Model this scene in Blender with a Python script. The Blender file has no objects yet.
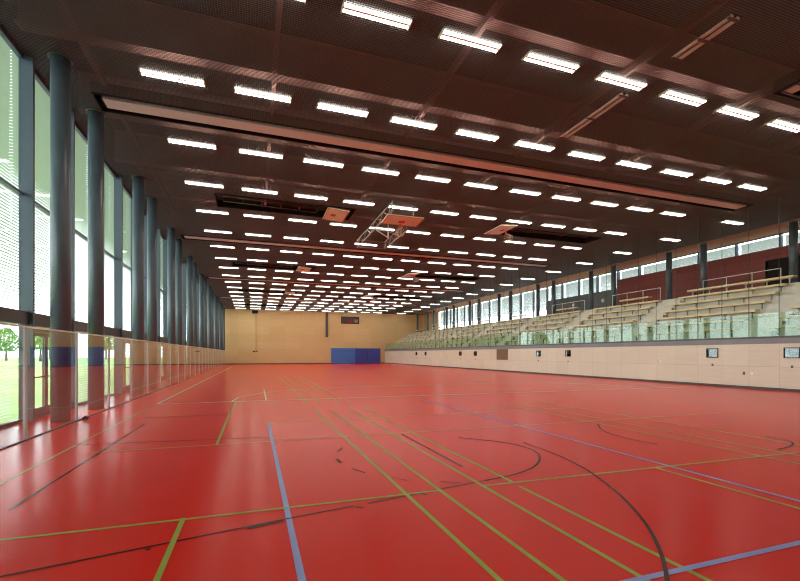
import bpy, math, random
from mathutils import Vector
random.seed(7)
C = bpy.context.scene.collection
sc = bpy.context.scene

# ------------------------------------------------------------------ materials
def new_mat(name):
    m = bpy.data.materials.new(name); m.use_nodes = True
    nt = m.node_tree
    return m, nt, nt.nodes['Principled BSDF'], nt.nodes['Material Output']

def pbr(name, col, rough=0.5, metal=0.0, spec=0.5, noise=0.0, nscale=6.0, bump=0.0):
    m, nt, b, out = new_mat(name)
    b.inputs['Roughness'].default_value = rough
    b.inputs['Metallic'].default_value = metal
    b.inputs['Specular IOR Level'].default_value = spec
    if noise > 0 or bump > 0:
        tc = nt.nodes.new('ShaderNodeTexCoord')
        n = nt.nodes.new('ShaderNodeTexNoise'); n.inputs['Scale'].default_value = nscale
        n.inputs['Detail'].default_value = 4
        nt.links.new(tc.outputs['Object'], n.inputs['Vector'])
        r = nt.nodes.new('ShaderNodeValToRGB')
        r.color_ramp.elements[0].position = .3; r.color_ramp.elements[1].position = .7
        r.color_ramp.elements[0].color = [c * (1 - noise) for c in col] + [1]
        r.color_ramp.elements[1].color = [min(1, c * (1 + noise)) for c in col] + [1]
        nt.links.new(n.outputs['Fac'], r.inputs['Fac'])
        nt.links.new(r.outputs['Color'], b.inputs['Base Color'])
        if bump > 0:
            bp = nt.nodes.new('ShaderNodeBump'); bp.inputs['Strength'].default_value = bump
            bp.inputs['Distance'].default_value = .01
            nt.links.new(n.outputs['Fac'], bp.inputs['Height']); nt.links.new(bp.outputs['Normal'], b.inputs['Normal'])
    else:
        b.inputs['Base Color'].default_value = (*col, 1)
    return m

def panel_mat(name, c1, c2, seam, axis, pw, ph, rough=.4, spec=.5, grain=.12, off=(0, 0), mort=.012, stag=.5):
    """wood / metal panels laid in a grid; axis: which horizontal axis runs along the wall"""
    m, nt, b, out = new_mat(name)
    tc = nt.nodes.new('ShaderNodeTexCoord')
    sp = nt.nodes.new('ShaderNodeSeparateXYZ'); nt.links.new(tc.outputs['Object'], sp.inputs[0])
    cb = nt.nodes.new('ShaderNodeCombineXYZ')
    nt.links.new(sp.outputs[axis], cb.inputs[0]); nt.links.new(sp.outputs[2], cb.inputs[1])
    ad = nt.nodes.new('ShaderNodeVectorMath'); ad.operation = 'ADD'; ad.inputs[1].default_value = (off[0], off[1], 0)
    nt.links.new(cb.outputs[0], ad.inputs[0])
    br = nt.nodes.new('ShaderNodeTexBrick')
    br.offset = stag; br.squash = 1
    br.inputs['Scale'].default_value = 1
    br.inputs['Brick Width'].default_value = pw; br.inputs['Row Height'].default_value = ph
    br.inputs['Mortar Size'].default_value = mort; br.inputs['Mortar Smooth'].default_value = 0
    br.inputs['Color1'].default_value = (*c1, 1); br.inputs['Color2'].default_value = (*c2, 1)
    br.inputs['Mortar'].default_value = (*seam, 1)
    nt.links.new(ad.outputs[0], br.inputs['Vector'])
    st = nt.nodes.new('ShaderNodeVectorMath'); st.operation = 'MULTIPLY'; st.inputs[1].default_value = (.6, 9, 1)
    nt.links.new(ad.outputs[0], st.inputs[0])
    n = nt.nodes.new('ShaderNodeTexNoise'); n.inputs['Scale'].default_value = 1.5; n.inputs['Detail'].default_value = 5
    nt.links.new(st.outputs[0], n.inputs['Vector'])
    mr = nt.nodes.new('ShaderNodeMapRange'); mr.inputs['To Min'].default_value = 1 - grain; mr.inputs['To Max'].default_value = 1 + grain
    nt.links.new(n.outputs['Fac'], mr.inputs['Value'])
    mx = nt.nodes.new('ShaderNodeMix'); mx.data_type = 'RGBA'; mx.blend_type = 'MULTIPLY'; mx.inputs[0].default_value = 1
    nt.links.new(br.outputs['Color'], mx.inputs[6]); nt.links.new(mr.outputs[0], mx.inputs[7])
    nt.links.new(mx.outputs[2], b.inputs['Base Color'])
    b.inputs['Roughness'].default_value = rough; b.inputs['Specular IOR Level'].default_value = spec
    return m

def glass_mat(name, tint=(1, 1, 1), base=.05, rough=0.0, power=5.0):
    m, nt, b, out = new_mat(name); nt.nodes.remove(b)
    tr = nt.nodes.new('ShaderNodeBsdfTransparent'); tr.inputs[0].default_value = (*tint, 1)
    gl = nt.nodes.new('ShaderNodeBsdfGlossy'); gl.inputs['Roughness'].default_value = rough
    gl.inputs['Color'].default_value = (1, 1, 1, 1)
    lw = nt.nodes.new('ShaderNodeLayerWeight'); lw.inputs['Blend'].default_value = .5
    pw = nt.nodes.new('ShaderNodeMath'); pw.operation = 'POWER'; pw.inputs[1].default_value = power
    nt.links.new(lw.outputs['Facing'], pw.inputs[0])
    ma = nt.nodes.new('ShaderNodeMath'); ma.operation = 'MULTIPLY_ADD'; ma.inputs[1].default_value = 1 - base; ma.inputs[2].default_value = base
    nt.links.new(pw.outputs[0], ma.inputs[0])
    mx = nt.nodes.new('ShaderNodeMixShader')
    nt.links.new(ma.outputs[0], mx.inputs[0]); nt.links.new(tr.outputs[0], mx.inputs[1]); nt.links.new(gl.outputs[0], mx.inputs[2])
    nt.links.new(mx.outputs[0], out.inputs[0])
    return m

def emit_mat(name, col, s):
    m, nt, b, out = new_mat(name); nt.nodes.remove(b)
    e = nt.nodes.new('ShaderNodeEmission'); e.inputs[0].default_value = (*col, 1); e.inputs[1].default_value = s
    nt.links.new(e.outputs[0], out.inputs[0]); return m

FLOOR_R = .21
def floor_mat(name, col, var=.03, rough=FLOOR_R):
    m = pbr(name, col, rough, 0, .05, var, .35)
    return m

M = {}
M['floor'] = floor_mat('red_sports_floor', (.70, .025, .0165))
M['green'] = floor_mat('green_line_paint', (.33, .37, .075), .06)
M['blue'] = floor_mat('blue_line_paint', (.29, .32, .60), .06)
M['white'] = floor_mat('pale_line_paint', (.85, .74, .58), .06)
M['dark'] = floor_mat('dark_line_paint', (.075, .022, .018), .1)
M['yellow'] = floor_mat('ochre_line_paint', (.50, .34, .10), .06)
M['birch'] = panel_mat('birch_panels', (.64, .43, .20), (.69, .48, .235), (.52, .35, .16), 0, 2.4, 1.2, .45, .4, .10, mort=.006, stag=0)
M['birch_side'] = panel_mat('daylit_birch_panels', (.62, .53, .395), (.66, .57, .43), (.45, .38, .28), 1, 1.2, 1.03, .33, .5, .10, off=(1.08, 0), mort=.008, stag=0)  # same birch as the far wall, with daylight sheen put into its colour
M['red_panel'] = panel_mat('red_wall_panels', (.20, .026, .020), (.22, .030, .024), (.09, .016, .013), 1, 2.4, .62, .5, .4, .06)
M['grey_panel'] = panel_mat('grey_wall_panels', (.075, .08, .085), (.085, .09, .095), (.03, .03, .03), 1, 2.4, 2.4, .4, .5, .05)
M['grid'] = pbr('brown_ceiling_mesh', (.126, .117, .120), .55, 0, .4)
M['deck'] = pbr('dark_roof_deck', (.030, .024, .022), .8, 0, .2, .3, .6)
M['girder'] = pbr('pinkish_steel_girder', (.34, .19, .165), .6, 0, .4, .1, 1)
M['housing'] = pbr('mauve_curtain_housing', (.60, .58, .59), .5, 0, .4, .06, .5)
M['black'] = pbr('black_paint', (.012, .012, .012), .5, 0, .15)
M['col'] = pbr('blue_grey_column_paint', (.082, .108, .128), .32, 0, .5, .06, 2)
M['mullion'] = pbr('grey_mullion_metal', (.085, .12, .155), .38, .0, .5)
M['spandrel'] = pbr('brown_grey_spandrel', (.085, .075, .07), .45, 0, .5, .08, 1)
M['slat'] = pbr('pale_blind_slat', (.46, .50, .48), .5, 0, .4)
M['glass'] = glass_mat('window_glass', (.95, .98, .98), .015, 0, 6)
M['screen_glass'] = glass_mat('screen_glass', (.90, .94, .93), .06)
M['balu_glass'] = glass_mat('balustrade_glass', (.82, .93, .86), .032, 0, 4.6)  # green tint stands in for the meadow reflected in the glass
M['steel'] = pbr('brushed_steel', (.50, .53, .55), .4, .1)
M['white_metal'] = pbr('white_metal', (.75, .74, .70), .4)
M['concrete'] = pbr('pale_stand_concrete', (.63, .58, .50), .7, 0, .3, .08, 2, .1)
M['bench'] = pbr('pale_bench_wood', (.72, .58, .34), .45, 0, .4, .12, 3)
M['bracket'] = pbr('dark_bracket', (.09, .085, .08), .5)
M['cap'] = pbr('grey_stand_edge', (.20, .20, .205), .45, 0, .5, .06, 1)
M['soffit'] = pbr('brown_soffit', (.40, .22, .13), .85, 0, .03, .03, 1)  # one even brown over the whole soffit
M['tube'] = emit_mat('lamp_tube_light', (1.0, .92, .78), 13.0)
M['lamp_body'] = pbr('white_lamp_body', (.7, .7, .66), .5)
M['mat_light'] = pbr('light_blue_mat_vinyl', (.06, .17, .50), .4, 0, .5, .05, 2)
M['mat_dark'] = pbr('deep_blue_mat_vinyl', (.035, .055, .30), .4, 0, .5, .05, 2)
M['baseboard'] = pbr('dark_brown_baseboard', (.055, .035, .025), .5)
M['screen'] = glass_mat('black_glossy_display', (.02, .02, .02), .10, .02)
M['led'] = emit_mat('red_display_digits', (1.0, .06, .05), .3)
M['vent'] = pbr('brown_vent_wood', (.26, .16, .08), .5)
M['board'] = pbr('backboard_wood', (.70, .68, .53), .4, 0, .5, .05, 1)
M['red_paint'] = pbr('red_square_paint', (.45, .03, .02), .4)
M['orange'] = pbr('orange_hoop_steel', (.6, .16, .06), .4)
M['net'] = pbr('white_net_cord', (.7, .68, .62), .7)
M['truss'] = pbr('grey_truss_steel', (.40, .37, .33), .4, .3)
M['grass'] = pbr('meadow_grass', (.26, .37, .13), .9, 0, .1, .25, .15)
M['leaf'] = pbr('tree_leaves', (.14, .28, .06), .8, 0, .2, .35, 1.2)
M['bark'] = pbr('tree_bark', (.10, .07, .05), .9)
M['cable'] = pbr('dark_steel_cable', (.02, .02, .021), .5)
M['door_dark'] = pbr('dark_doorway_shade', (.018, .012, .010), .6, 0, .1)  # shade of the open doorway put into a near-black colour
M['door_frame'] = pbr('bronze_grey_door_frame', (.20, .17, .14), .4, .2)
M['render_wall'] = pbr('pale_back_wall', (.55, .45, .32), .6, 0, .3, .05, 1)

# ------------------------------------------------------------------ mesh builder
class MB:
    def __init__(s): s.v = []; s.f = []; s.m = []; s.sm = []
    def quad(s, pts, mi=0, sm=False):
        b = len(s.v); s.v += [tuple(p) for p in pts]; s.f.append(tuple(range(b, b + len(pts)))); s.m.append(mi); s.sm.append(sm)
    def box(s, x0, x1, y0, y1, z0, z1, mi=0):
        b = len(s.v)
        s.v += [(x0, y0, z0), (x1, y0, z0), (x1, y1, z0), (x0, y1, z0), (x0, y0, z1), (x1, y0, z1), (x1, y1, z1), (x0, y1, z1)]
        for q in ((3, 2, 1, 0), (4, 5, 6, 7), (0, 1, 5, 4), (1, 2, 6, 5), (2, 3, 7, 6), (3, 0, 4, 7)):
            s.f.append(tuple(b + i for i in q)); s.m.append(mi); s.sm.append(False)
        return s
    def tube(s, p, q, r, n=8, mi=0, r2=None, caps=True):
        p = Vector(p); q = Vector(q); r2 = r if r2 is None else r2
        d = (q - p).normalized(); a = d.orthogonal().normalized(); c = d.cross(a)
        b = len(s.v)
        for k in range(n):
            t = 2 * math.pi * k / n; o = a * math.cos(t) + c * math.sin(t)
            s.v.append(tuple(p + o * r)); s.v.append(tuple(q + o * r2))
        for k in range(n):
            i = b + 2 * k; j = b + 2 * ((k + 1) % n)
            s.f.append((i, j, j + 1, i + 1)); s.m.append(mi); s.sm.append(n > 6)
        if caps:
            s.f.append(tuple(b + 2 * k for k in reversed(range(n)))); s.m.append(mi); s.sm.append(False)
            s.f.append(tuple(b + 2 * k + 1 for k in range(n))); s.m.append(mi); s.sm.append(False)
        return s
    def path(s, pts, r, n=6, mi=0):
        for a, b in zip(pts, pts[1:]): s.tube(a, b, r, n, mi)
        return s
    def prism_y(s, prof, y0, y1, mi=0):
        """prof: list of (x,z) counter-clockwise looking from -Y"""
        n = len(prof); b = len(s.v)
        s.v += [(x, y0, z) for x, z in prof] + [(x, y1, z) for x, z in prof]
        s.f.append(tuple(b + i for i in range(n))); s.m.append(mi); s.sm.append(False)
        s.f.append(tuple(b + n + i for i in reversed(range(n)))); s.m.append(mi); s.sm.append(False)
        for i in range(n):
            j = (i + 1) % n
            s.f.append((b + j, b + i, b + n + i, b + n + j)); s.m.append(mi); s.sm.append(False)
        return s
    def strip(s, pts, w, z, mi):
        """flat painted line along a polyline on the floor"""
        pts = [Vector((p[0], p[1])) for p in pts]
        L, R = [], []
        for i, p in enumerate(pts):
            a = pts[max(0, i - 1)]; b = pts[min(len(pts) - 1, i + 1)]
            d = (b - a).normalized(); nrm = Vector((-d.y, d.x))
            L.append(p + nrm * w / 2); R.append(p - nrm * w / 2)
        for i in range(len(pts) - 1):
            s.quad([(*R[i], z), (*R[i + 1], z), (*L[i + 1], z), (*L[i], z)], mi)
    def build(s, name, mats, parent=None, loc=(0, 0, 0)):
        me = bpy.data.meshes.new(name); me.from_pydata(s.v, [], s.f)
        if not isinstance(mats, (list, tuple)): mats = [mats]
        for m in mats: me.materials.append(m)
        me.polygons.foreach_set('material_index', s.m); me.polygons.foreach_set('use_smooth', s.sm)
        me.update()
        o = bpy.data.objects.new(name, me); C.objects.link(o); o.location = loc
        if parent: o.parent = parent
        return o

def bevel(o, w, seg=2):
    md = o.modifiers.new('Bevel', 'BEVEL'); md.width = w; md.segments = seg; md.limit_method = 'ANGLE'; return o

def empty(name, loc=(0, 0, 0)):
    o = bpy.data.objects.new(name, None); C.objects.link(o); o.location = loc; o.empty_display_size = .2; return o

def tag(o, label, cat, group=None):
    o['label'] = label; o['category'] = cat
    if group: o['group'] = group
    return o

def struct(o, label=None):
    o['kind'] = 'structure'
    if label: o['label'] = label
    return o

def dup(o, loc=None):
    c = o.copy(); C.objects.link(c)
    if loc is not None: c.location = loc
    for ch in [x for x in bpy.data.objects if x.parent == o]:
        d = ch.copy(); C.objects.link(d); d.parent = c
        for g in [x for x in bpy.data.objects if x.parent == ch]:
            e = g.copy(); C.objects.link(e); e.parent = d
    return c

ORD = ['first', 'second', 'third', 'fourth', 'fifth', 'sixth', 'seventh', 'eighth', 'ninth', 'tenth', 'eleventh', 'twelfth',
       'thirteenth', 'fourteenth', 'fifteenth', 'sixteenth', 'seventeenth', 'eighteenth', 'nineteenth', 'twentieth',
       'twenty-first', 'twenty-second', 'twenty-third', 'twenty-fourth', 'twenty-fifth', 'twenty-sixth', 'twenty-seventh',
       'twenty-eighth', 'twenty-ninth', 'thirtieth'] + ['%d-th' % i for i in range(31, 80)]
TENS = {3: 'thirty', 4: 'forty', 5: 'fifty', 6: 'sixty'}
for i in range(31, 70):
    t, u = divmod(i, 10)
    ORD[i - 1] = (TENS[t] + '-' + ORD[u - 1]) if u else {4: 'fortieth', 5: 'fiftieth', 6: 'sixtieth'}[t]

# ------------------------------------------------------------------ key dimensions (metres, camera above the origin)
YB, YF = -3.0, 71.3          # back and far end
XG, XS, XW, XR = -5.2, -4.0, 21.7, 29.05   # facade glass, glass screen, stand wall, rear wall
H, HD = 8.65, 10.3           # ceiling mesh, roof deck
PITCH_Y = 3.592
ROWS = [8.49 + PITCH_Y * k for k in range(-2, 18)]
COLS = [.24 + 2.182 * k for k in range(-1, 10)] + [24.2]

# ------------------------------------------------------------------ floor with its painted lines
f = MB()
f.box(-5.5, XR, YB, YF, -.12, -.01, 0)
NX, NY = 14, 30
for i in range(NX):
    for j in range(NY):
        xa, xb = [-5.5 + (XR + 5.5) * k / NX for k in (i, i + 1)]; ya, yb = [YB + (YF - YB) * k / NY for k in (j, j + 1)]
        f.quad([(xa, ya, 0), (xb, ya, 0), (xb, yb, 0), (xa, yb, 0)], 0)
G, B, W, D, O = 1, 2, 3, 4, 5
z = .004
f.strip([(.32, 10.4), (.32, -1)], .055, z, B)
f.strip([(2.3, 2.29), (9, 2.29)], .055, z + .0008, B)
f.strip([(5.6, -1), (5.6, 14)], .058, z, B)
for x, y0, y1 in ((1.64, -1, 12.15), (1.64, 13.75, 32), (2.06, -1, 12.1), (2.06, 13.65, 32), (2.62, -1, 12.2), (2.66, 13.65, 32),
                  (3.05, 4.55, 12.1), (3.03, -1, 4.37), (3.03, 13.65, 32), (-.65, -1, 4.59), (-.62, 8.12, 12.4), (-.58, 12.4, 15.4),
                  (5.33, -1, 4.46), (8.1, 2.5, 12), (7.5, 2.5, 12), (9.1, 2.5, 12)):
    f.strip([(x, y0), (x, y1)], .046, z + .0004, G)
f.strip([(-3.95, 4.56), (2.06, 4.54)], .042, z + .0006, G)
f.strip([(2.6, 4.53), (8.3, 4.40)], .042, z + .0006, G)
f.strip([(-2.95, 5), (-2.95, 15.3)], .04, z, O)
f.strip([(-2.93, 15.3), (-2.62, 55.6)], .06, z, W)
f.strip([(-2.95, 15.3), (20.5, 14.9)], .085, z + .0004, W)
f.strip([(-2.5, 8.12), (12, 8.06)], .045, z + .0002, O)
f.strip([(.3, 10.33), (9, 10.25)], .045, z + .0002, O)
f.strip([(.40, 15.5), (.42, 20.0)], .05, z + .0002, W)
arc = [(-.72, 15.32), (-.54, 16.62), (-.06, 17.6), (.37, 18.4), (1.18, 19.1), (2.1, 19.6), (3.25, 20.0), (6.1, 20.27), (11, 20.3), (14.2, 20.0), (16, 19.1), (17.2, 17.6), (17.6, 15.0)]
f.strip(arc, .055, z + .0002, W)
def smooth(pts, it=3):
    for _ in range(it):
        q = [pts[0]]
        for a, b in zip(pts, pts[1:]):
            q += [(a[0] * .75 + b[0] * .25, a[1] * .75 + b[1] * .25), (a[0] * .25 + b[0] * .75, a[1] * .25 + b[1] * .75)]
        pts = q + [pts[-1]]
    return pts
f.strip(smooth([(-2.4, 3.66), (-1.72, 3.81), (.43, 4.27), (.99, 4.375)]), .03, z + .0002, D)
f.strip(smooth([(1.15, 4.40), (2.37, 4.64), (3.1, 4.77), (3.46, 4.89), (3.81, 5.09), (4.12, 5.4), (4.34, 5.75), (4.42, 6.1), (4.3, 6.65), (3.7, 7.3)]), .034, z + .0002, D)
f.strip(smooth([(4.60, 6.5), (4.55, 5.6), (4.42, 4.95), (4.27, 4.48), (3.9, 3.67), (3.51, 3.04), (3.22, 2.68), (2.97, 2.41), (2.72, 2.18), (2.3, 1.85)]), .032, z + .0010, D)
f.strip(smooth([(6.75, 5.6), (6.66, 6.1), (6.75, 6.7), (7.0, 7.2), (7.5, 7.75)]), .03, z + .0002, D)
f.strip(smooth([(8.3, 4.66), (8.72, 4.71), (9.15, 4.88), (9.4, 5.15), (9.4, 5.5)]), .034, z + .001, D)
f.strip([(2.79, 5.4), (2.79, 8.0)], .032, z + .0002, D)
f.strip([(-2.37, 5.4), (-2.36, 11)], .032, z + .0002, D)
f.strip([(-2.6, 12.1), (-.62, 12.05)], .03, z + .0001, D)
f.strip([(-3, 8.9), (.3, 8.5)], .025, z + .0001, D)
# scuffs of worn tape
def px(u, v):
    a = (u - 400) / 424; d = 1.6 * 424 / (v - 354); t = math.radians(19.0)
    return d * (math.sin(t) + a * math.cos(t)), d * (math.cos(t) - a * math.sin(t))
for pts, w in (([(338, 452), (342, 448)], .03), ([(337, 459), (341, 463)], .045), ([(352, 469), (365, 473)], .02),
               ([(247, 529), (283, 521)], .045), ([(392, 478), (409, 481)], .02), ([(440, 482), (460, 483)], .025),
               ([(356, 507), (363, 508.5)], .03), ([(421, 494), (427, 495)], .03), ([(147, 549.5), (149, 550.5)], .04)):
    f.strip([px(*p) for p in pts], w, z + .0012, D)
floor = struct(f.build('floor', [M['floor'], M['green'], M['blue'], M['white'], M['dark'], M['yellow']]))

# ------------------------------------------------------------------ ground outside, trees
g = MB(); g.box(-160, -5.5, -60, 240, -.35, -.1)
struct(g.build('ground_meadow', M['grass']))
g = MB(); g.box(XR + .6, 160, -60, 240, -.35, -.1); struct(g.build('unseen_bounce_ground', pbr('neutral_bounce_grey', (.42, .40, .37), .8)))  # unseen ground, made neutral to keep green bounce light off the soffit

def tree(loc, h, label, seed):
    rnd = random.Random(seed); root = empty('leafy_tree', loc)
    t = MB(); t.tube((0, 0, 0), (0, 0, h * .55), .28, 10, r2=.14)
    for k in range(5):
        a = k * 1.26 + rnd.random(); t.tube((0, 0, h * (.3 + .05 * k)), (math.cos(a) * h * .22, math.sin(a) * h * .22, h * (.55 + .05 * k)), .09, 6, r2=.03)
    t.build('trunk', M['bark'], root)
    c = MB()
    for k in range(900):
        a = rnd.random() * 6.283; u = rnd.random() ** .5; zz = rnd.random()
        rr = h * .34 * u * math.sin(math.pi * (zz * .85 + .12)) ** .6
        p = Vector((math.cos(a) * rr, math.sin(a) * rr, h * (.30 + .70 * zz)))
        n = Vector((rnd.uniform(-1, 1), rnd.uniform(-1, 1), rnd.uniform(-.3, 1))).normalized(); e1 = n.orthogonal().normalized() * h * .035; e2 = n.cross(e1) * .7
        c.quad([p - e1, p - e2, p + e1, p + e2])
    c.build('crown', M['leaf'], root)
    tag(root, label, 'tree', 'trees on the meadow outside')
tree((-46, 118, -.1), 9, 'leafy tree on the meadow seen through the glass of the nearest facade door', 1)
tree((-66, 176, -.1), 12, 'tall leafy tree far across the meadow behind the nearest facade door', 2)
tree((-58, 131, -.1), 8, 'leafy tree on the meadow behind the nearest lowered blind at left edge', 3)
tree((-44.5, 158, -.1), 10, 'leafy tree on the meadow seen past the second round column', 4)

# ------------------------------------------------------------------ left facade: window bays
BAY0 = 12.4 - 2.4 * 6
NB = 31
def slats(mb, x, y0, y1, z0, z1, pitch=.075, w=.085, tilt=0):
    n = int((z1 - z0) / pitch)
    for i in range(n):
        zz = z0 + pitch * (i + .5)
        mb.v += [(x - w / 2, y0, zz - tilt), (x + w / 2, y0, zz + tilt), (x + w / 2, y1, zz + tilt), (x - w / 2, y1, zz - tilt),
                 (x - w / 2, y0, zz - tilt + .004), (x + w / 2, y0, zz + tilt + .004), (x + w / 2, y1, zz + tilt + .004), (x - w / 2, y1, zz - tilt + .004)]
        b = len(mb.v) - 8
        for q in ((3, 2, 1, 0), (4, 5, 6, 7), (0, 1, 5, 4), (1, 2, 6, 5), (2, 3, 7, 6), (3, 0, 4, 7)):
            mb.f.append(tuple(b + k for k in q)); mb.m.append(0); mb.sm.append(False)

def bay(name, y, length, door):
    """one facade bay from its mullion at y"""
    root = empty(name, (XG, y, 0)); L = length
    def part(nm, fn, mat):
        mb = MB(); fn(mb); return mb.build(nm, mat, root)
    part('mullion', lambda m: m.box(-.04, .24, -.045, .045, 0, H), M['mullion'])
    part('transom', lambda m: m.box(-.05, .05, .045, L - .045, 5.35, 5.41), M['mullion'])
    part('top_rail', lambda m: m.box(-.05, .05, .045, L - .045, H - .08, H), M['mullion'])
    part('spandrel', lambda m: m.box(-.08, .16, .045, L - .045, 2.29, 2.60), M['spandrel'])
    part('glass_pane', lambda m: m.box(-.012, .012, .045, L - .045, 2.60, 5.35), M['glass'])
    part('glass_pane', lambda m: m.box(-.012, .012, .045, L - .045, 5.41, H - .08), M['glass'])
    part('blind', lambda m: slats(m, -.20, .01, L - .01, 2.62, H + .42), M['slat'])
    part('sill', lambda m: m.box(-.05, .05, .045, L - .045, 0, .07), M['mullion'])
    if not door:
        part('glass_pane', lambda m: m.box(-.012, .012, .045, L - .045, .07, 2.29), M['glass'])
        part('blind', lambda m: slats(m, -.20, .01, L - .01, .10, 2.27), M['slat'])
    return struct(root)

wbay = bay('window_1', BAY0, 2.4, False)
dbay = None
wn = 1
doors = []
for i in range(1, NB):
    y = BAY0 + 2.4 * i
    isdoor = (i % 3 == 0)
    last = (i == NB - 1)
    wn += 1
    if last:
        o = bay('window_%d' % wn, y, YF - y + .05, False)
    elif isdoor:
        if dbay is None: dbay = o = bay('window_%d' % wn, y, 2.4, True)
        else: o = dup(dbay, (XG, y, 0)); o.name = 'window_%d' % wn
        doors.append(y)
    else:
        o = dup(wbay, (XG, y, 0)); o.name = 'window_%d' % wn

def facade_door(name, y):
    root = empty(name, (XG, y, 0))
    m = MB()
    m.box(-.05, .07, .10, .18, .07, 2.25); m.box(-.05, .07, 2.22, 2.30, .07, 2.25); m.box(-.05, .07, .18, 2.22, 2.15, 2.25); m.box(-.05, .07, .18, 2.22, .07, .12)
    m.build('door_frame', M['door_frame'], root)
    for s, (a, b) in enumerate(((.19, 1.19), (1.21, 2.21))):
        lf = MB()
        lf.box(-.03, .03, a, a + .09, .12, 2.14); lf.box(-.03, .03, b - .09, b, .12, 2.14); lf.box(-.03, .03, a + .09, b - .09, 2.05, 2.14); lf.box(-.03, .03, a + .09, b - .09, .12, .24)
        leaf = lf.build('door_leaf', M['door_frame'], root)
        MB().box(-.01, .01, a + .09, b - .09, .24, 2.05).build('glass_pane', M['glass'], leaf)
        h = MB(); h.tube((.10, a + .06, 1.02), (.10, b - .06, 1.02), .016, 8); h.tube((.03, a + .06, 1.02), (.10, a + .06, 1.02), .014); h.tube((.03, b - .06, 1.02), (.10, b - .06, 1.02), .014)
        h.build('panic_bar', M['bracket'], leaf)
        r = MB(); yy = a + .03 if s == 0 else b - .03
        r.tube((.05, yy, .15), (.05, yy, 2.12), .012, 8); r.build('lock_rod', M['steel'], leaf)
    return struct(root)
d0 = None
for k, y in enumerate(doors):
    if d0 is None: d0 = facade_door('door_1', y)
    else: dup(d0, (XG, y, 0)).name = 'door_%d' % (k + 1)

# wall pieces above the facade up to the deck and the ends
struct(MB().box(XG - .1, XG + .05, YB, YF, H, HD).build('wall_left', M['deck']))
struct(MB().box(XG - .1, XG + .1, YB, BAY0 - .045, 0, H).build('wall_left_corner', M['render_wall']))

# ------------------------------------------------------------------ round columns beside the facade
def column(x, y, z0, r, h, label, group):
    root = empty('round_column', (x, y, z0))
    MB().tube((0, 0, 0), (0, 0, h), r, 28).build('shaft', M['col'], root)
    MB().tube((0, 0, h - .03), (0, 0, h), r + .05, 28).build('head_plate', M['col'], root)
    tag(root, label, 'column', group); return root
cy = []
for k in range(-2, 9):
    for y in (12.2 + 7.2 * k, 14.6 + 7.2 * k):
        if 10 < y < YF - 1: cy.append(y)
first = None
for i, y in enumerate(cy):
    lab = 'blue-grey round column beside the tall left glazing, %s from the left edge' % ORD[i]
    if first is None: first = column(-4.36, y, 0, .2, H, lab, 'round columns along the left glazing')
    else: o = dup(first, (-4.36, y, 0)); o['label'] = lab

# ------------------------------------------------------------------ glass screen in front of the columns
gs = empty('glass_screen', (XS, 0, 0))
tag(gs, 'long frameless glass screen with thin top rail running in front of the left columns', 'glass screen')
y = 2.5; k = 0
while y < YF - .1:
    y1 = min(y + 2.4, YF - .02)
    MB().box(-.008, .008, y + .03, y1 - .03, .02, 2.08).build('glass_pane', M['screen_glass'], gs)
    MB().box(-.03, .0085, y - .05, y + .03, 0, 2.09).build('post', M['steel'], gs)
    y += 2.4
MB().box(-.02, .02, 2.5, YF - .02, 2.09, 2.12).build('top_rail', M['white_metal'], gs)
MB().box(-.02, .02, 2.5, YF - .02, 0, .02).build('bottom_rail', M['bracket'], gs)
fc = MB(); fc.box(-.06, .06, -.03, .03, 0, .06); fc.tube((0, 0, .06), (0, 0, .09), .025, 10)
tag(fc.build('floor_clamp', M['bracket'], None, (XS + .09, 12.35, 0)), 'small black floor clamp at the foot of the glass screen beside the first column', 'clamp')
dt = MB(); dt.tube((0, 0, 0), (.05, 0, 0), .05, 14, r2=.04)
tag(dt.build('motion_sensor', M['white_metal'], None, (XG + .16, 14.0, 2.46)), 'small pale round sensor on the dark band left of the first column', 'sensor')

# ------------------------------------------------------------------ far wall, back wall
struct(MB().box(XG - .1, XR + .2, YF, YF + .2, 0, HD).build('wall_far', M['birch']))
struct(MB().box(XG - .1, XR + .2, YB - .2, YB, 0, HD).build('wall_back', M['render_wall']))
struct(MB().box(XG + .1, XW - .05, YF - .03, YF, 0, .12).build('baseboard_far', M['baseboard']))

# blue wall mats
for i, (x0, x1, zt, m, lab) in enumerate((
        (12.26, 14.54, 2.60, 'mat_light', 'light blue wall mat standing at the far wall, leftmost of the four'),
        (14.57, 16.38, 2.60, 'mat_light', 'light blue wall mat at the far wall, beside the dark blue ones'),
        (16.41, 18.49, 2.58, 'mat_dark', 'dark blue wall mat at the far wall, next to the light blue ones'),
        (18.53, 20.85, 2.58, 'mat_dark', 'dark blue wall mat at the far wall, rightmost of the four'))):
    root = empty('wall_mat', ((x0 + x1) / 2, YF - .16, 0)); w = (x1 - x0) / 2
    bevel(MB().box(-w, w, -.13, .13, .02, zt).build('pad', M[m], root), .03)
    mb = MB(); mb.box(-w + .02, w - .02, -.10, .16, 0, .02); mb.build('base_strip', M['black'], root)
    tag(root, lab, 'wall mat', 'blue mats along the far wall')

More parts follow.
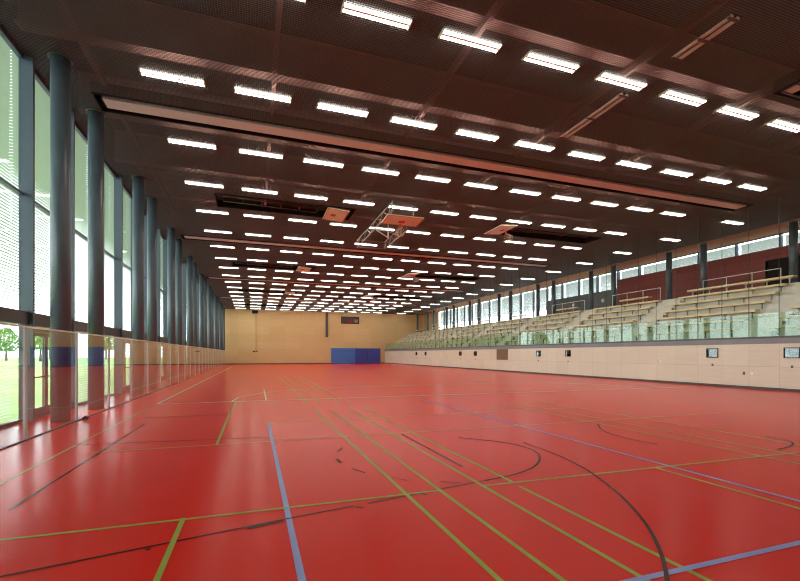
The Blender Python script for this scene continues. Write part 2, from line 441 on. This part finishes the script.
# scoreboard
sb = empty('scoreboard', (15.53, YF - .102, 6.76))
tag(sb, 'dark electronic scoreboard with red digits high on the far wall', 'scoreboard')
bevel(MB().box(-1.55, 1.55, -.08, .10, 0, 1.2).build('case', M['black'], sb), .02)
mb = MB(); mb.box(-1.45, 1.45, -.085, -.08, .08, 1.12); mb.build('panel', pbr('scoreboard_panel', (.05, .022, .018), .4), sb)
SEG = {'0': 'abcdef', '1': 'bc', '2': 'abged', '3': 'abgcd', '8': 'abcdefg'}
def digit(mb, x, zz, w, h, ch):
    t = w * .22
    R = {'a': (0, w, h - t, h), 'd': (0, w, 0, t), 'g': (0, w, h / 2 - t / 2, h / 2 + t / 2), 'f': (0, t, h / 2, h), 'e': (0, t, 0, h / 2), 'b': (w - t, w, h / 2, h), 'c': (w - t, w, 0, h / 2)}
    for s in SEG[ch]:
        a, b, c, d = R[s]; mb.box(x + a, x + b, -.095, -.085, zz + c, zz + d)
mb = MB(); digit(mb, -.30, .14, .26, .42, '0'); digit(mb, .06, .14, .26, .42, '0')
mb.build('red_digits', M['led'], sb)
mb = MB()
for x in (.62, .84, 1.06, 1.26): mb.box(x, x + .07, -.092, -.085, .2, .75)
MB().box(-.9, .9, .085, .10, .3, .9).build('wall_mount', M['bracket'], sb)
mb.build('name_strips', pbr('pale_score_strip', (.45, .36, .24), .5), sb)

# tall black loudspeaker strip
sp = empty('column_loudspeaker', (11.55, YF - .12, 4.46))
tag(sp, 'tall black column loudspeaker hung on the far wall above the mats', 'loudspeaker')
bevel(MB().box(-.20, .20, -.12, .08, 0, 4.1).build('cabinet', M['black'], sp), .02)
MB().box(-.17, .17, -.135, -.12, .08, 4.0).build('grille', M['bracket'], sp)
mb = MB(); mb.box(-.05, .05, .08, .12, .4, .6); mb.box(-.05, .05, .08, .12, 3.4, 3.6); mb.build('wall_bracket', M['bracket'], sp)

# cable winch with rope
wp = empty('rope_winch', (.15, YF - .002, 1.9))
tag(wp, 'thin pale pull rope with black winch box running up the far wall', 'rope winch')
bevel(MB().box(-.45, .45, -.35, 0, 6.2, 6.62).build('winch_box', M['black'], wp), .03)
mb = MB(); mb.tube((.12, -.06, .15), (.12, -.06, 6.2), .028, 8); mb.tube((.34, -.05, .15), (.2, -.05, 6.2), .012, 6); mb.build('rope', pbr('pale_rope', (.62, .52, .38), .6), wp)
mb = MB(); mb.box(-.32, -.02, -.09, 0, 0, .2); mb.box(.12, .36, -.07, 0, .02, .17); mb.build('wall_cleat', M['black'], wp)
MB().box(-.40, .40, -.02, 0, 6.1, 6.2).build('wall_mount', M['bracket'], wp)

# ------------------------------------------------------------------ right wall under the stand
struct(MB().box(XW, XW + .08, YB, YF, 0, 2.06).build('wall_right', M['birch_side']))
struct(MB().box(XW - .02, XW, YB, YF, 0, .11).build('baseboard_right', M['baseboard']))
struct(MB().box(XW - .03, XW + .16, YB, YF, 2.06, 2.36).build('trim_1', M['cap']))
mb = MB(); mb.box(XW - .05, XW + .02, YB, YF, 2.30, 2.375); struct(mb.build('trim_2', M['bracket']))

# displays in pairs
DY = [11.66, 14.98, 25.3, 28.7, 39.0, 42.38, 52.5, 55.9]
p0 = None
LAB = ['black glossy control display at the right edge of the photo on the pale stand wall',
       'black glossy control display on the stand wall, second from the right edge',
       'black glossy control display on the stand wall, third from the right edge',
       'glossy control display on the stand wall, fourth from the right edge',
       'glossy control display on the stand wall, first beyond the brown vent grille',
       'glossy control display on the stand wall, second beyond the brown vent grille',
       'tiny far control display, second from the far wall on the stand wall',
       'tiny far control display, nearest to the far wall']
for i, y in enumerate(DY):
    if p0 is None:
        p0 = empty('control_display', (XW, y, 1.42))
        mb = MB()
        mb.box(-.03, 0, -.29, .29, 0, .03); mb.box(-.03, 0, -.29, .29, .43, .46); mb.box(-.03, 0, -.29, -.255, .03, .43); mb.box(-.03, 0, .255, .29, .03, .43)
        mb.build('frame', M['black'], p0)
        MB().box(-.012, 0, -.255, .255, .03, .43).build('screen', M['screen'], p0)
        MB().box(-.02, 0, -.05, .03, -.42, -.31).build('key_switch', M['bracket'], p0)
        o = p0
    else: o = dup(p0, (XW, y, 1.42))
    tag(o, LAB[i], 'display', 'control displays on the stand wall')
# vent grille
vg = empty('vent_grille', (XW, 33.97, 1.06)); tag(vg, 'square brown slatted vent grille set in the pale stand wall', 'vent')
mb = MB(); mb.box(-.04, 0, -.92, .92, 0, .05); mb.box(-.04, 0, -.92, .92, .96, 1.0); mb.box(-.04, 0, -.92, -.87, .05, .96); mb.box(-.04, 0, .87, .92, .05, .96); mb.build('frame', M['vent'], vg)
mb = MB()
for k in range(14): mb.box(-.03, 0, -.84 + k * .125, -.77 + k * .125, .05, .96)
mb.build('slats', M['vent'], vg)
MB().box(-.004, 0, -.87, .87, .05, .96).build('back_panel', M['bracket'], vg)
# small wall sockets
for y, zz, lab in ((13.53, .70, 'small dark socket low on the stand wall, nearest the right edge'), (13.19, .70, 'small pale socket beside the dark one low on the stand wall'),
                   (18.07, 1.15, 'small pale socket on the stand wall, left of a pair at mid height'), (17.81, 1.19, 'small pale socket on the stand wall, right of a pair at mid height')):
    dark = 'dark socket' in lab
    o = MB().box(-.02, 0, -.05, .05, -.07, .07).build('wall_socket', M['bracket' if dark else 'white_metal'], None, (XW, y, zz)); bevel(o, .008)
    tag(o, lab, 'socket', 'sockets on the stand wall')

# ------------------------------------------------------------------ stand
SX0, TR, RI, Z1 = 21.86, .74, .475, 2.42
tread = lambda n: Z1 + RI * (n - 1)
def profile(half):
    pr = [(XR, 2.2), (XR, tread(7))]
    pts = []
    for n in range(7, 0, -1):
        x0 = SX0 + TR * (n - 1) if n > 1 else XW + .1
        pts.append((x0, tread(n)))
        if n > 1:
            if half:
                pts.append((x0, tread(n) - RI / 2)); pts.append((x0 - TR / 2, tread(n) - RI / 2)); pts.append((x0 - TR / 2, tread(n - 1)))
            else: pts.append((x0, tread(n - 1)))
    pr += pts + [(XW + .1, 2.2)]
    return pr
mb = MB()
AIS = [13.45 + 7.2 * k for k in range(-2, 9)]
edges = [YB]
for a in AIS: edges += [a - .72, a + .72]
for i, (a, b) in enumerate(zip(edges, edges[1:] + [YF])):
    a = max(a, YB); b = min(b, YF)
    if b > a: mb.prism_y(profile(i % 2 == 1), a, b)
struct(mb.build('stand_terrace', M['concrete']))

def bench(L, z0, legs_mat, nleg, hleg, row):
    root = empty('bench', (0, 0, 0))
    bevel(MB().box(-.19, .19, -L / 2, L / 2, .34, .45).build('seat_plank', M['bench'], root), .012)
    for k in range(nleg):
        yy = -L / 2 + .25 + (L - .5) * k / (nleg - 1)
        m = MB(); m.box(-.14, .14, yy - .02, yy + .02, .31, .34); m.box(-.02, .04, yy - .015, yy + .015, 0, .31)
        m.build('leg', legs_mat, root)
    return root
M['bench_leg'] = pbr('grey_bench_leg', (.22, .20, .17), .5)
bfull = bench(5.76, 0, M['bench_leg'], 5, .4, 1)
btop = bench(5.70, 0, M['white_metal'], 6, .4, 7)
bshort = bench(2.5, 0, M['bench_leg'], 3, .4, 7)
used = set()
def place(proto, loc):
    if proto.name not in used: used.add(proto.name); proto.location = loc; return proto
    return dup(proto, loc)
RN = ['front row', 'second row', 'third row', 'fourth row', 'fifth row', 'sixth row', 'top row']
for b in range(-1, 8):
    yc = 17.05 + 7.2 * b
    bl = 'at the right edge' if b == -1 else '%s from the right edge' % ORD[b + 1]
    for n in range(1, 8):
        x = 22.25 + TR * (n - 1)
        if n < 7: o = place(bfull, (x, yc, tread(n)))
        elif b < 1: o = place(btop, (x, yc, tread(n)))
        else: o = place(bshort, (x, 24.02 + 7.2 * (b - 1), tread(n)))
        desc = 'pale wooden bench' if n < 7 else ('pale bench on white legs' if b < 1 else 'short pale wooden bench')
        tag(o, '%s, %s of the seating block %s' % (desc, RN[n - 1], bl), 'bench', 'benches of the spectator stand')

# white guard rails behind the blocks
def rail():
    root = empty('guard_rail', (0, 0, 0))
    m = MB(); m.tube((0, -2.1, .98), (0, 2.1, .98), .024, 8); m.build('handrail', M['white_metal'], root)
    for k in range(4):
        yy = -2.1 + 1.4 * k; MB().tube((0, yy, 0), (0, yy, .98), .022, 8).build('post', M['white_metal'], root)
    return root
r0 = rail()
for b in range(-1, 7):
    loc = (26.98, 17.1 + 7.2 * b, tread(7)); o = r0 if b == -1 else dup(r0, loc); o.location = loc
    bl = 'at the right edge' if b == -1 else '%s from the right edge' % ORD[b + 1]
    tag(o, 'white tubular guard rail behind the seating block %s' % bl, 'railing', 'guard rails on the gallery')

# glass balustrade in front of the stand
bal = empty('balustrade', (XW + .08, 0, 2.36)); tag(bal, 'low clear glass balustrade along the front edge of the spectator stand', 'balustrade')
y = 2.55
CAB = []
while y < YF - .2:
    y1 = min(y + 1.2, YF - .02)
    MB().box(-.008, .008, y + .008, y1 - .008, .015, 1.07).build('glass_pane', M['balu_glass'], bal)
    CAB.append(y); y += 1.2
MB().box(-.02, .02, 2.5, YF - .02, .0, .03).build('base_channel', M['bracket'], bal)
c0 = None; ci = 0
for y in CAB:
    if y < 11.5: continue
    if y > 50: break
    if c0 is None:
        c0 = o = MB().tube((0, 0, 0), (0, 0, H - 2.36), .013, 6).build('net_cable', M['cable'], None, (XW + .04, y, 2.36))
    else: o = dup(c0, (XW + .04, y, 2.36))
    tag(o, 'thin dark vertical cable rising from the glass balustrade, %s from the right edge' % ORD[ci], 'cable', 'ball-stop cables in front of the stand'); ci += 1

# columns on the gallery
fc = None; ci = 0
for k in range(-1, 9):
    for y in (12.2 + 7.2 * k, 14.6 + 7.2 * k):
        if y < 13 or y > YF - 1: continue
        lab = 'dark grey round column on the gallery, %s from the right edge' % ORD[ci]; ci += 1
        if fc is None: fc = column(27.3, y, tread(7), .19, H - tread(7), lab, 'round columns on the gallery')
        else: o = dup(fc, (27.3, y, tread(7))); o['label'] = lab

# ------------------------------------------------------------------ rear wall behind the stand
YR, YG, YT = 27.9, 37.1, 64.9
ZR, ZG = 7.82, 7.1
zg = tread(7)
DY0, DY1, DZ = 13.4, 16.95, 7.2
mb = MB(); mb.box(XR, XR + .2, YB, DY0, 0, ZR); mb.box(XR, XR + .2, DY1, YR, 0, ZR); mb.box(XR, XR + .2, DY0, DY1, DZ, ZR); mb.box(XR, XR + .2, DY0, DY1, 0, zg)
struct(mb.build('wall_right_red', M['red_panel']))
struct(MB().box(XR, XR + .2, YR, YG, 0, ZG).build('wall_right_grey', M['grey_panel']))
struct(MB().box(XR, XR + .2, YT, YF, 0, HD).build('wall_right_wood', panel_mat('birch_panels_gallery', (.62, .43, .22), (.68, .48, .26), (.42, .28, .13), 1, 2.4, 1.2, .45, .4, .10)))
struct(MB().box(XR, XR + .2, YG, YT, 0, zg + .02).build('wall_right_sill', M['cap']))
struct(MB().box(XR - .02, XR + .2, YB, YT, H, HD).build('wall_right_parapet', M['deck']))
dd = empty('door_%d' % (len(doors) + 1), (XR, 0, zg)); struct(dd)
MB().box(.10, .16, DY0 + .05, (DY0 + DY1) / 2 - .01, 0, DZ - zg - .05).build('door_leaf', M['door_dark'], dd)  # dark leaves fill the open doorway in place of its unlit interior
MB().box(.10, .16, (DY0 + DY1) / 2 + .01, DY1 - .05, 0, DZ - zg - .05).build('door_leaf', M['door_dark'], dd)
mb = MB(); mb.box(-.01, .2, DY0, DY0 + .05, 0, DZ - zg); mb.box(-.01, .2, DY1 - .05, DY1, 0, DZ - zg); mb.box(-.01, .2, DY0 + .05, DY1 - .05, DZ - zg - .05, DZ - zg); mb.build('door_frame', M['black'], dd)

def rear_bay(y0, y1, z0, full):
    global wn
    wn += 1
    root = empty('window_%d' % wn, (XR + .1, y0, 0)); L = y1 - y0
    MB().box(-.10, .10, -.05, .05, z0, H).build('mullion', M['mullion'], root)
    MB().box(-.06, .06, .05, L - .05, z0, z0 + .05).build('bottom_rail', M['mullion'], root)
    MB().box(-.06, .06, .05, L - .05, H - .05, H).build('top_rail', M['mullion'], root)
    MB().box(-.012, .012, .05, L - .05, z0 + .05, H - .05).build('glass_pane', M['glass'], root)
    if full:
        MB().box(-.04, .06, .05, L - .05, 6.28, 6.33).build('transom', M['mullion'], root)
        m = MB(); slats(m, .3, .05, L - .05, 6.4, H - .05, .075, .10, -.024); m.build('blind', M['slat'], root)
    else:
        m = MB(); slats(m, .3, .05, L - .05, z0, H - .05, .075, .10, -.024); m.build('blind', M['slat'], root)
    return struct(root)
yy = YB
while yy < YR - .1: rear_bay(yy, min(yy + 2.4, YR), ZR, False); yy += 2.4
yy = YR
while yy < YG - .1: rear_bay(yy, min(yy + 2.3, YG), ZG, False); yy += 2.3
yy = YG
while yy < YT - .1: rear_bay(yy, min(yy + 2.317, YT), zg + .02, True); yy += 2.317
# round white lamps on the grey wall
for y, lab in ((29.45, 'round white wall lamp on the grey gallery wall, nearer of the two'), (33.1, 'round white wall lamp on the grey gallery wall, farther of the two')):
    root = empty('wall_lamp', (XR, y, 6.3)); tag(root, lab, 'lamp', 'round lamps on the grey gallery wall')
    MB().tube((0, 0, 0), (-.05, 0, 0), .17, 20).build('base', M['steel'], root)
    MB().tube((-.05, 0, 0), (-.10, 0, 0), .15, 20, r2=.11).build('lamp_shade', M['white_metal'], root)

# ------------------------------------------------------------------ ceiling mesh, deck, girders
SLOTS = []   # openings in the mesh: x0,x1,y0,y1
for k in range(5):
    y = 14.4 * k + 13.62
    if y < 70: SLOTS.append((-4.1, 22.25, y - .1, y + .75))
for k in range(4):
    y = 20.25 + 14.4 * k
    SLOTS.append((-1.62, 4.65, y, y + 1.65)); SLOTS.append((13.4, 19.9, y + .1, y + 1.4))
SLOTS.append((9.38, 9.66, 6.05, 7.5)); SLOTS.append((9.38, 9.66, 8.85, 11.4)); SLOTS.append((13.3, 14.6, 6.6, 7.5))
XC = 26.7
def cut(a0, a1, blocks):
    segs = [(a0, a1)]
    for b0, b1 in blocks:
        new = []
        for s0, s1 in segs:
            if b1 <= s0 or b0 >= s1: new.append((s0, s1)); continue
            if b0 > s0: new.append((s0, b0))
            if b1 < s1: new.append((b1, s1))
        segs = new
    return segs
gm = MB()
def bar(x0, x1, y0, y1, z0, z1):
    b = len(gm.v)
    gm.v += [(x0, y0, z0), (x1, y0, z0), (x1, y1, z0), (x0, y1, z0), (x0, y0, z1), (x1, y0, z1), (x1, y1, z1), (x0, y1, z1)]
    for q in ((3, 2, 1, 0), (0, 1, 5, 4), (1, 2, 6, 5), (2, 3, 7, 6), (3, 0, 4, 7)):
        gm.f.append(tuple(b + i for i in q)); gm.m.append(0); gm.sm.append(False)
P, T = .052, .0098
y = YB + .02
while y < YF:
    for a, b in cut(XG + .06, XC, [(s[0], s[1]) for s in SLOTS if s[2] < y < s[3]]): bar(a, b, y, y + T, H, H + .0115)
    y += P
x = XG + .08
while x < XC:
    for a, b in cut(YB, YF, [(s[2], s[3]) for s in SLOTS if s[0] < x < s[1]]): bar(x, x + T, a, b, H + .001, H + .0105)
    x += P
struct(gm.build('ceiling', M['grid']))
mb = MB()
for s in SLOTS:
    if s[1] - s[0] > 1:
        x0, x1, y0, y1 = s
        mb.box(x0 - .04, x1 + .04, y0 - .04, y0, H - .03, H + .30); mb.box(x0 - .04, x1 + .04, y1, y1 + .04, H - .03, H + .30)
        mb.box(x0 - .04, x0, y0, y1, H - .03, H + .30); mb.box(x1, x1 + .04, y0, y1, H - .03, H + .30)
struct(mb.build('ceiling_slot_frames', M['black']))
struct(MB().box(XG - .1, XR + .2, YB, YF, HD, HD + .2).build('ceiling_deck', M['deck']))
struct(MB().box(XC, XR, YB, YF, H, H + .06).build('ceiling_soffit', M['soffit']))
struct(MB().box(XC - .04, XC + .0, YB, YF, H - .02, H + .4).build('trim_3', M['bracket']))
g0 = None
for y in ROWS:
    if g0 is None:
        mb = MB(); mb.box(XG + .06, XR - .05, -.17, .17, 9.15, 9.19); mb.box(XG + .06, XR - .05, -.02, .02, 9.19, HD - .04); mb.box(XG + .06, XR - .05, -.17, .17, HD - .04, HD)
        g0 = o = mb.build('roof_girder', M['girder'], None, (0, y, 0))
    else: o = dup(g0, (0, y, 0))
    struct(o)
p0 = None
for i in range(8):
    x = -3.0 + 4.364 * i - .85
    if p0 is None:
        mb = MB(); mb.box(-.06, .06, YB, YF, 8.9, 9.05); mb.box(-.012, .012, YB, YF, 9.05, 9.14)
        p0 = o = mb.build('roof_purlin', M['girder'], None, (x, 0, 0))
    else: o = dup(p0, (x, 0, 0))
    struct(o)

# curtain housings
h0 = None
CN = ['nearest', 'second', 'third', 'fourth']
for k in range(4):
    y = 13.62 + 14.4 * k + .14
    if h0 is None:
        h0 = o = empty('curtain_housing', (9.1, y, H - .02))
        MB().box(-13.05, 13.05, -.02, .42, 0, .03).build('cover_board', M['housing'], h0)
        mb = MB(); mb.box(-13.05, 13.05, -.06, -.02, .0, .55); mb.build('side_board', M['housing'], h0)
        mb = MB(); mb.box(-13.1, -13.05, -.06, .42, 0, .55); mb.box(13.05, 13.1, -.06, .42, 0, .55); mb.build('end_cap', M['black'], h0)
    else: o = dup(h0, (9.1, y, H - .02))
    tag(o, 'long pinkish divider curtain housing across the ceiling, %s from the camera' % CN[k], 'curtain housing', 'divider curtain housings')

# double rails glimpsed through openings of the mesh
def rails(x, y0, y1, w, lab):
    root = empty('ring_rail', (x, (y0 + y1) / 2, H - .02)); L = (y1 - y0) / 2
    MB().box(-w, -w * .4, -L, L, 0, .05).build('rail_board', M['housing'], root)
    MB().box(w * .4, w, -L, L, 0, .05).build('rail_board', M['housing'], root)
    n = max(2, int(L * 2 / .9))
    for k in range(n + 1):
        yy = -L + .04 + (2 * L - .08) * k / n; MB().box(-w * 1.2, w * 1.2, yy - .03, yy + .03, -.02, 0).build('clamp', M['bracket'], root)
    tag(root, lab, 'ceiling rail', 'rails in the ceiling openings')
rails(9.52, 6.1, 7.45, .13, 'pinkish double rail in the ceiling near the top right corner')
rails(9.52, 8.9, 11.35, .13, 'pinkish double rail in the ceiling between the first and second light rows')
rails(13.95, 6.65, 7.45, .5, 'wide pinkish rail in the ceiling opening at the right edge')

# ------------------------------------------------------------------ ceiling lights
def lamp():
    root = empty('ceiling_light', (0, 0, 0))
    mb = MB(); mb.box(-.73, .73, -.025, .025, -.04, -.015); mb.box(-.74, -.71, -.14, .14, -.05, -.0); mb.box(.71, .74, -.14, .14, -.05, -.0)
    mb.box(-.5, -.46, -.02, .02, -.02, 0); mb.box(.46, .5, -.02, .02, -.02, 0)
    mb.build('lamp_body', M['lamp_body'], root)
    for s in (-1, 1):
        mb = MB().tube((-.71, s * .08, 0), (.71, s * .08, 0), .043, 8)
        mb.v = [(x, y, -.03 + .18 * z) for x, y, z in mb.v]
        mb.build('lamp_tube', M['tube'], root)
    return root
l0 = lamp(); kids = [c for c in bpy.data.objects if c.parent == l0]
firstl = True
for j, y in enumerate(ROWS):
    if y < 3: continue
    for i, x in enumerate(COLS):
        if firstl: o = l0; firstl = False
        else:
            o = l0.copy(); C.objects.link(o)
            for ch in kids:
                d = ch.copy(); C.objects.link(d); d.parent = o
        o.location = (x, y, H)
        rown = 'above the camera' if j < 2 else '%s from the camera' % ORD[j - 2]
        coln = '%s from the left' % ORD[i] if i < 11 else 'rightmost, over the stand'
        tag(o, 'bright twin-tube ceiling light, %s, in the light row %s' % (coln, rown), 'ceiling light', 'twin-tube ceiling lights')

# ------------------------------------------------------------------ basketball backstops folded under the ceiling
def lattice(root, x, y0, y1, z0, name):
    m = MB(); h = .42; n = 9
    m.tube((x, y0, z0), (x, y1, z0), .03, 8); m.tube((x, y0, z0 - h), (x, y1, z0 - h), .03, 8)
    for k in range(n):
        a = y0 + (y1 - y0) * k / n; b = y0 + (y1 - y0) * (k + 1) / n
        m.tube((x, a, z0 - h if k % 2 else z0), (x, b, z0 if k % 2 else z0 - h), .018, 6)
    return m.build(name, M['truss'], root)
def hoop(root, c, tilt, flip, rim=True):
    """board 1.8 x 1.05, folded almost level; c = centre"""
    bo = empty
    b = bevel(MB().box(-.9, .9, -.525, .525, -.025, .025).build('backboard', M['board'], root), .01)
    b.location = c; b.rotation_euler = (tilt, 0, flip)
    m = MB()
    for x0, x1, y0, y1 in ((-.88, .88, -.50, -.46), (-.88, .88, .46, .50), (-.88, -.84, -.46, .46), (.84, .88, -.46, .46)):
        m.box(x0, x1, y0, y1, -.031, -.025)
    m.build('border_line', M['orange'], b)
    m = MB(); m.box(-.16, .16, .0, .24, -.034, -.025); m.build('target_square', M['red_paint'], b)
    if not rim: return b
    m = MB(); n = 20; R = .225; ctr = Vector((0, .35, -.42))
    pts = [ctr + Vector((R * math.cos(2 * math.pi * k / n), 0, R * math.sin(2 * math.pi * k / n))) for k in range(n + 1)]
    m.path(pts, .012, 6); m.box(-.06, .06, .33, .37, -.20, -.025); m.build('rim', M['orange'], b)
    m = MB(); lo = [ctr + Vector((.12 * math.cos(2 * math.pi * k / 10), .38, .12 * math.sin(2 * math.pi * k / 10))) for k in range(10)]
    hi = [ctr + Vector((R * math.cos(2 * math.pi * k / 10), 0, R * math.sin(2 * math.pi * k / 10))) for k in range(10)]
    for k in range(10):
        m.tube(hi[k], lo[(k + 1) % 10], .008, 4); m.tube(hi[k], lo[(k - 1) % 10], .008, 4)
    m.build('net', M['net'], b)
    return b
root = empty('basketball_backstop', (0, 0, 0))
tag(root, 'folded basketball backstop on long lattice arms hanging under the middle of the ceiling', 'basketball backstop', 'basketball backstops')
lattice(root, 6.0, 18.4, 25.5, H - .06, 'lattice_arm'); lattice(root, 7.7, 21.0, 25.4, H - .06, 'lattice_arm')
for yy, zz in ((25.4, H - .06), (25.4, H - .48), (21.2, H - .06)):
    MB().tube((6.0, yy, zz), (7.7, yy, zz), .03).build('cross_tube', M['truss'], root)
m = MB(); m.path([(6.0, 22.0, 8.32), (6.9, 22.0, 8.28), (6.9, 22.0, 7.88)], .045, 8); m.tube((6.2, 22.0, 8.29), (6.9, 22.0, 7.92), .03); m.tube((6.9, 22.0, 8.28), (7.7, 22.4, H - .48), .025); m.tube((6.9, 22.0, 8.28), (6.9, 22.0, H), .03); m.build('support_bracket', M['white_metal'], root)
hoop(root, (6.65, 18.95, 7.92), math.radians(-6), 0)
m = MB()
for x in (6.1, 7.2): m.tube((x, 18.95, 7.95), (x, 18.95, H), .03, 8)
m.tube((6.0, 19.3, H - .48), (6.4, 19.2, 7.95), .025); m.build('hanger', M['truss'], root)

# backstops folded into the lateral ceiling slots
def slot_stop(x, y, s, lab):
    root = empty('basketball_backstop', (x, y, H)); tag(root, lab, 'basketball backstop', 'basketball backstops')
    b = hoop(root, (0, 0, -.12), math.radians(4), math.radians(90 * s), s < 0)
    m = MB(); m.tube((.9 * -s, -.35, .02), (5.2 * -s, -.35, .10), .03); m.tube((.9 * -s, .35, .02), (5.2 * -s, .35, .10), .03)
    for k in range(6):
        xx = (.9 + 4.3 * k / 5) * -s; m.tube((xx, -.35, .02 + .016 * k), (xx, .35, .02 + .016 * k), .02)
    m.build('folding_frame', M['bracket'], root)
    for yy in (-.35, .35):
        MB().tube((0, yy, -.1), (-.0, yy, .35), .03).build('hanger', M['truss'], root)
for k in range(3):
    nm = CN[k]
    slot_stop(3.85, 21.05 + 14.4 * k, 1, 'backboard folded flat in the left ceiling slot, %s from the camera' % nm)
    slot_stop(13.0, 20.55 + 14.4 * k, -1, 'backboard folded beside the right ceiling slot, %s from the camera' % nm)

# ------------------------------------------------------------------ world, camera, view
w = bpy.data.worlds.new('overcast_sky'); sc.world = w; w.use_nodes = True
bg = w.node_tree.nodes['Background']; bg.inputs[0].default_value = (.90, .97, 1.0, 1); bg.inputs[1].default_value = 4.0
cam = bpy.data.cameras.new('camera'); co = bpy.data.objects.new('camera', cam); C.objects.link(co)
cam.sensor_width = 36; cam.lens = 424 / 800 * 36; cam.shift_y = 63.5 / 800
cam.clip_start = .05; cam.clip_end = 500
co.location = (0, 0, 1.6); co.rotation_euler = (math.pi / 2, 0, -math.radians(19.0))
sc.camera = co
sc.view_settings.view_transform = 'Standard'; sc.view_settings.look = 'None'; sc.view_settings.gamma = 1
sc.view_settings.exposure = 0.85; sc.view_settings.use_curve_mapping = False
sc.cycles.use_denoising = True
sc.cycles.filter_width = 1.1
sc.cycles.max_bounces = 8; sc.cycles.transparent_max_bounces = 24; sc.cycles.diffuse_bounces = 4; sc.cycles.glossy_bounces = 4
sc.cycles.caustics_reflective = False; sc.cycles.caustics_refractive = False
sc.cycles.sample_clamp_indirect = 6
